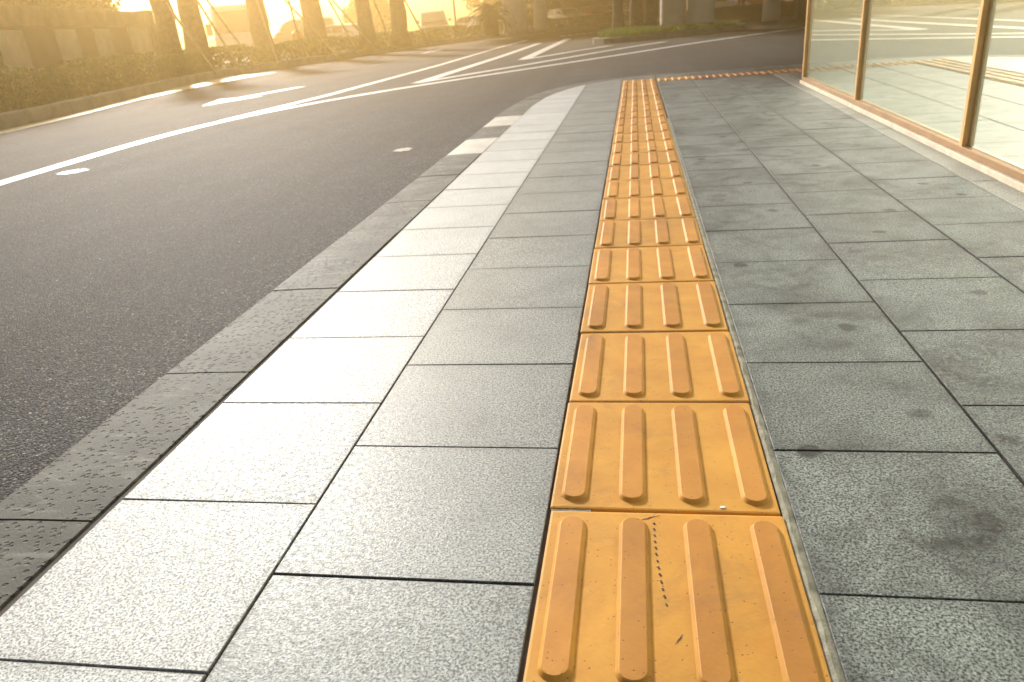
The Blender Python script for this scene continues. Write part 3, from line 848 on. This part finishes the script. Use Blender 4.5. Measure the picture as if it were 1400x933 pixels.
# ================================================================== VEHICLES
def wheel(par, x, y, r_=.32, w_=.2):
    wt = MB(); s = 1 if y > 0 else -1
    wt.tube([(x, y-w_/2, r_), (x, y-w_/2+.02, r_), (x, y+w_/2-.02, r_), (x, y+w_/2, r_)], [r_*.93, r_, r_, r_*.93], 24)
    o = wt.build('wheel', M['tyre'], par, smooth=False)
    q = MB(); q.tube([(x, y+s*(w_/2-.01), r_), (x, y+s*(w_/2+.006), r_)], [r_*.66, r_*.6], 18); q.build('rim', M['rim'], o)
def vehicle(name, label, cat, loc, rz, paint, kind='car', group='vehicles beyond the verge'):
    t = thing(name, label, cat, loc, rz, group)
    if kind == 'car':
        L, W = 4.3, .86
        low = [(-2.15, .3), (-2.12, .72), (-1.95, .92), (-1.2, .97), (.75, .97), (1.75, .86), (2.1, .68), (2.15, .34), (1.9, .24), (-1.9, .24)]
        cab = [(-1.85, .955), (-1.25, 1.40), (-.35, 1.47), (.25, 1.43), (1.05, .955)]
        wb, roof_z = (1.3, -1.28), 1.44
    elif kind == 'van':
        L, W = 4.8, .93
        low = [(-2.4, .3), (-2.42, 1.0), (-2.4, 1.12), (1.2, 1.12), (2.1, .98), (2.38, .8), (2.42, .36), (2.2, .26), (-2.2, .26)]
        cab = [(-2.38, 1.1), (-2.25, 1.86), (-2.0, 1.94), (.35, 1.92), (.7, 1.82), (1.45, 1.1)]
        wb, roof_z = (1.5, -1.45), 1.9
    else:
        L, W = 7., 1.04
        low = [(-3.4, .35), (-3.42, 1.3), (3.3, 1.3), (3.46, 1.1), (3.5, .4), (3.3, .3), (-3.3, .3)]
        cab = [(-3.38, 1.28), (-3.3, 2.5), (-3.1, 2.62), (2.9, 2.62), (3.08, 2.5), (3.36, 1.28)]
        wb, roof_z = (2.3, -2.1), 2.55
    b = MB(); b.prism(low, -W, W, 0, .05); b.build('body', paint, t)
    zt = max(z for x, z in cab); z0 = min(z for x, z in cab)
    tp = lambda z: 1-.14*(z-z0)/(zt-z0) if kind != 'bus' else 1-.05*(z-z0)/(zt-z0)
    b = MB(); b.prism(cab, -W*.96, W*.96, 0, .035, tp); b.build('cabin', paint, t)
    # windows: thin panes set just proud of the cabin
    x0, x1 = cab[0][0], cab[-1][0]; ins_ = .1
    def lerp_x(side, z):   # outline x at height z on the front (1) or rear (0)
        pts = cab if side == 0 else cab[::-1]
        for (xa, za), (xb, zb) in zip(pts[:-1], pts[1:]):
            if za <= z <= zb and zb > za: return xa+(xb-xa)*(z-za)/(zb-za)
        return pts[-1][0]
    za, zb = z0+(.06 if kind != 'bus' else .12), zt-(.1 if kind != 'bus' else .26)
    for s in (-1, 1):
        n = 2 if kind == 'car' else (3 if kind == 'van' else 5)
        for k in range(n):
            f0, f1 = (k+.04)/n, (k+.96)/n
            xa0, xa1 = lerp_x(0, za)+ins_, lerp_x(1, za)-ins_; xb0, xb1 = lerp_x(0, zb)+ins_, lerp_x(1, zb)-ins_
            ya, yb = s*(W*.96*tp(za)+.006), s*(W*.96*tp(zb)+.006)
            q = MB(); A = [(xa0+(xa1-xa0)*f0, ya, za), (xa0+(xa1-xa0)*f1, ya, za), (xb0+(xb1-xb0)*f1, yb, zb), (xb0+(xb1-xb0)*f0, yb, zb)]
            B = [(x, y-s*.02, z) for x, y, z in A]
            q.quad(A); q.quad(B)
            for i in range(4): q.quad([A[i], A[(i+1) % 4], B[(i+1) % 4], B[i]])
            q.build('side_window', M['carglass'], t)
    for side, nm in ((1, 'windscreen'), (0, 'rear_window')):
        d = 1 if side else -1
        A = [(lerp_x(side, za)+d*.008, -W*.84*tp(za), za), (lerp_x(side, za)+d*.008, W*.84*tp(za), za), (lerp_x(side, zb)+d*.008, W*.82*tp(zb), zb), (lerp_x(side, zb)+d*.008, -W*.82*tp(zb), zb)]
        q = MB(); B = [(x-d*.03, y, z) for x, y, z in A]; q.quad(A); q.quad(B)
        for i in range(4): q.quad([A[i], A[(i+1) % 4], B[(i+1) % 4], B[i]])
        q.build(nm, M['carglass'], t)
    fx = max(x for x, z in low); rx = min(x for x, z in low); hz = .66 if kind != 'bus' else .75
    for s in (-1, 1):
        q = MB(); q.box(fx-.17, fx+.012, s*W*.74-.16, s*W*.74+.16, hz-.09, hz+.08, 0, .03); q.build('headlight', M['lamp'], t)
        q = MB(); q.box(rx-.012, rx+.1, s*W*.82-.1, s*W*.82+.1, hz, hz+.22, 0, .02); q.build('tail_light', M['tail'], t)
        mx_ = lerp_x(1, z0+.12)-.2
        q = MB(); q.box(mx_-.06, mx_+.06, s*(W+.04), s*(W+.24), z0+.1, z0+(.28 if kind != 'bus' else .55), 0, .03); q.build('wing_mirror', M['car_dark'] if kind == 'bus' else paint, t)
    q = MB(); q.box(fx-.03, fx+.014, -.4, .4, .36, .5, 0, .02); q.build('grille', M['car_dark'], t)
    for x in wb:
        for s in (-1, 1): wheel(t, x, s*(W-.08), .32 if kind != 'bus' else .42)
    return t
ZG = -.14
def face(x, y): return math.atan2(CY-y, CX-x)      # turned towards this pavement
vehicle('minibus', 'white minibus facing the road between the second and third trunks', 'minibus', (-20.2, 37.5, ZG), face(-20.2, 37.5)+.06, M['car_white'], 'bus')
vehicle('parked_van', 'silver van with dark windows behind the orange barrel', 'van', (-19.4, 43, ZG), face(-19, 43)-1.2, M['car_silver'], 'van')
vehicle('parked_car', 'white hatchback behind the hedge between two trunks', 'car', (-15.6, 41.5, ZG), face(-15.6, 41.5)+.9, M['car_white'], 'car')
vehicle('parked_van', 'white van facing the road right of the trunk nearest the palm', 'van', (-13.6, 53, ZG), face(-13.6, 53)+.05, M['car_white'], 'van')
vehicle('parked_car', 'silver car just left of the palm', 'car', (-11.6, 58, ZG), face(-11, 58)+.6, M['car_silver'], 'car')
vehicle('parked_car', 'white car facing out, left of the palm skirt beside the pole', 'car', (-10.9, 62, ZG), face(-10.4, 62), M['car_white'], 'car')
vehicle('parked_car', 'white car just right of the pale columns behind the hedge', 'car', (-5.3, 62, ZG), face(-5.3, 62)+.5, M['car_white'], 'car')
vehicle('parked_car', 'red car beside the white one in the shade of the viaduct', 'car', (-3.2, 66, ZG), face(-3, 66)+.4, M['car_red'], 'car')
vehicle('parked_car', 'white car at the far kerb, left of the island trees', 'car', (-1.6, 67, ZG), face(-1.5, 67)-.2, M['car_white'], 'car')
vehicle('parked_car', 'pale car in the sunlit gap right of the paired columns', 'car', (7.6, 72, ZG), face(7.6, 72)+1.2, M['car_white'], 'car')
vehicle('parked_car', 'red car in the sunlit gap, left of the slim far column', 'car', (10.6, 72, ZG), face(10.6, 72)+1.4, M['car_red'], 'car')

# orange barrel, white pole, red sign, lamp pole
t = thing('barrel', 'orange plastic traffic barrel standing behind the hedge', 'traffic barrel', (-14.9, 33.2, ZG))
b = MB(); b.tube([(0, 0, 0), (0, 0, .08), (0, 0, .1), (0, 0, .5), (0, 0, .52), (0, 0, .95), (0, 0, 1.15), (0, 0, 1.25)], [.36, .36, .3, .28, .27, .25, .24, .12], 20); b.build('barrel_body', M['orange'], t, smooth=False)
b = MB(); b.tube([(0, 0, .55), (0, 0, .75)], [.279, .272], 20); b.build('reflective_band', M['white_metal'], t)
t = thing('pole', 'bright white pole left of the pale viaduct columns', 'pole', (-7.0, 42.6, .0))
b = MB(); b.tube([(0, 0, 0), (0, 0, 4.2)], [.085, .075], 14); b.build('post', M['white_metal'], t)
b = MB(); b.box(-.14, .14, -.14, .14, .06, .1, 0, .01); b.build('base_plate', M['white_metal'], t)
t = thing('lamp_post', 'slim pale lamp post standing left of the palm', 'lamp post', (-10.6, 46.5, ZG))
b = MB(); b.tube([(0, 0, 0), (0, 0, .6), (0, 0, .62), (0, 0, 5)], [.12, .12, .07, .05], 12); b.build('post', M['white_metal'], t)
b = MB(); b.tube([(0, 0, 4.95), (.4, 0, 5.2), (1., 0, 5.25)], [.04, .035, .03], 8); b.box(.8, 1.4, -.12, .12, 5.2, 5.3, 0, .03); b.build('lamp_arm', M['white_metal'], t)
t = thing('road_sign', 'small red sign on a post in the sunlit gap under the viaduct', 'sign', (6.9, 55, ZG))
b = MB(); b.tube([(0, 0, 0), (0, 0, 2.2)], .04, 10); b.build('post', M['white_metal'], t)
b = MB(); b.box(-.25, .25, -.02, .02, .55, 1.5, 0, .01); b.build('sign_plate', M['red_sign'], t)
# low dark planter wall behind the junction
t = thing('planter_wall', 'low dark wall across the shaded junction behind the paired columns', 'wall', (6.5, 44, ZG))
b = MB(); b.box(-5, 16, -.2, .2, 0, .62, 0, .02); b.build('wall_body', M['wall'], t)
b = MB(); b.box(-5.05, 16.05, -.26, .26, .623, .7, 0, .01); b.build('coping', M['wall'], t)

# ---- far trees
for k, (x, y, s, lab) in enumerate(((-20, 60, 1.1, 'yellowish leafy tree behind the white van'), (-13.5, 82, 1.5, 'tall leafy tree at the far end of the parking area, behind the palm'),
                                   (-8, 70, 1.2, 'dark tree behind the pale columns'),
                                   (13.5, 78, 1.2, 'small tree beyond the sunlit gap at the right'))):
    t = thing('far_tree', lab, 'tree', (x, y, ZG), 0, 'trees beyond the parking area')
    b = MB(); b.tube([(0, 0, 0), (.1, 0, 1.5*s), (0, .1, 3*s)], [.25*s, .2*s, .12*s], 10)
    for q in range(5):
        a = q*1.3; b.tube([(.05, 0, 1.6*s), (math.cos(a)*1.2*s, math.sin(a)*1.2*s, 3*s)], [.1*s, .04*s], 6)
    b.build('trunk', M['bark'], t)
    b = MB(); crown(b, (0, 0, 2.1*s), (2.3*s, 2.3*s, 1.9*s), 5000, .17*s, 26); b.build('crown', M['leaf'], t, fixn=False)
# ================================================================== HAZE
hm = bpy.data.materials.new('warm_haze'); hm.use_nodes = True; ht = hm.node_tree; ht.nodes.clear()
ho = ht.nodes.new('ShaderNodeOutputMaterial'); pv_ = ht.nodes.new('ShaderNodeVolumePrincipled')
pv_.inputs['Color'].default_value = (1, .69, .28, 1); pv_.inputs['Density'].default_value = .0068; pv_.inputs['Anisotropy'].default_value = .8
ht.links.new(pv_.outputs[0], ho.inputs['Volume'])
b = MB(); b.box(-75, 60, -12, 96, -1.2, 11.5); hz_ = b.build('haze', hm); tag(hz_, kind='stuff')
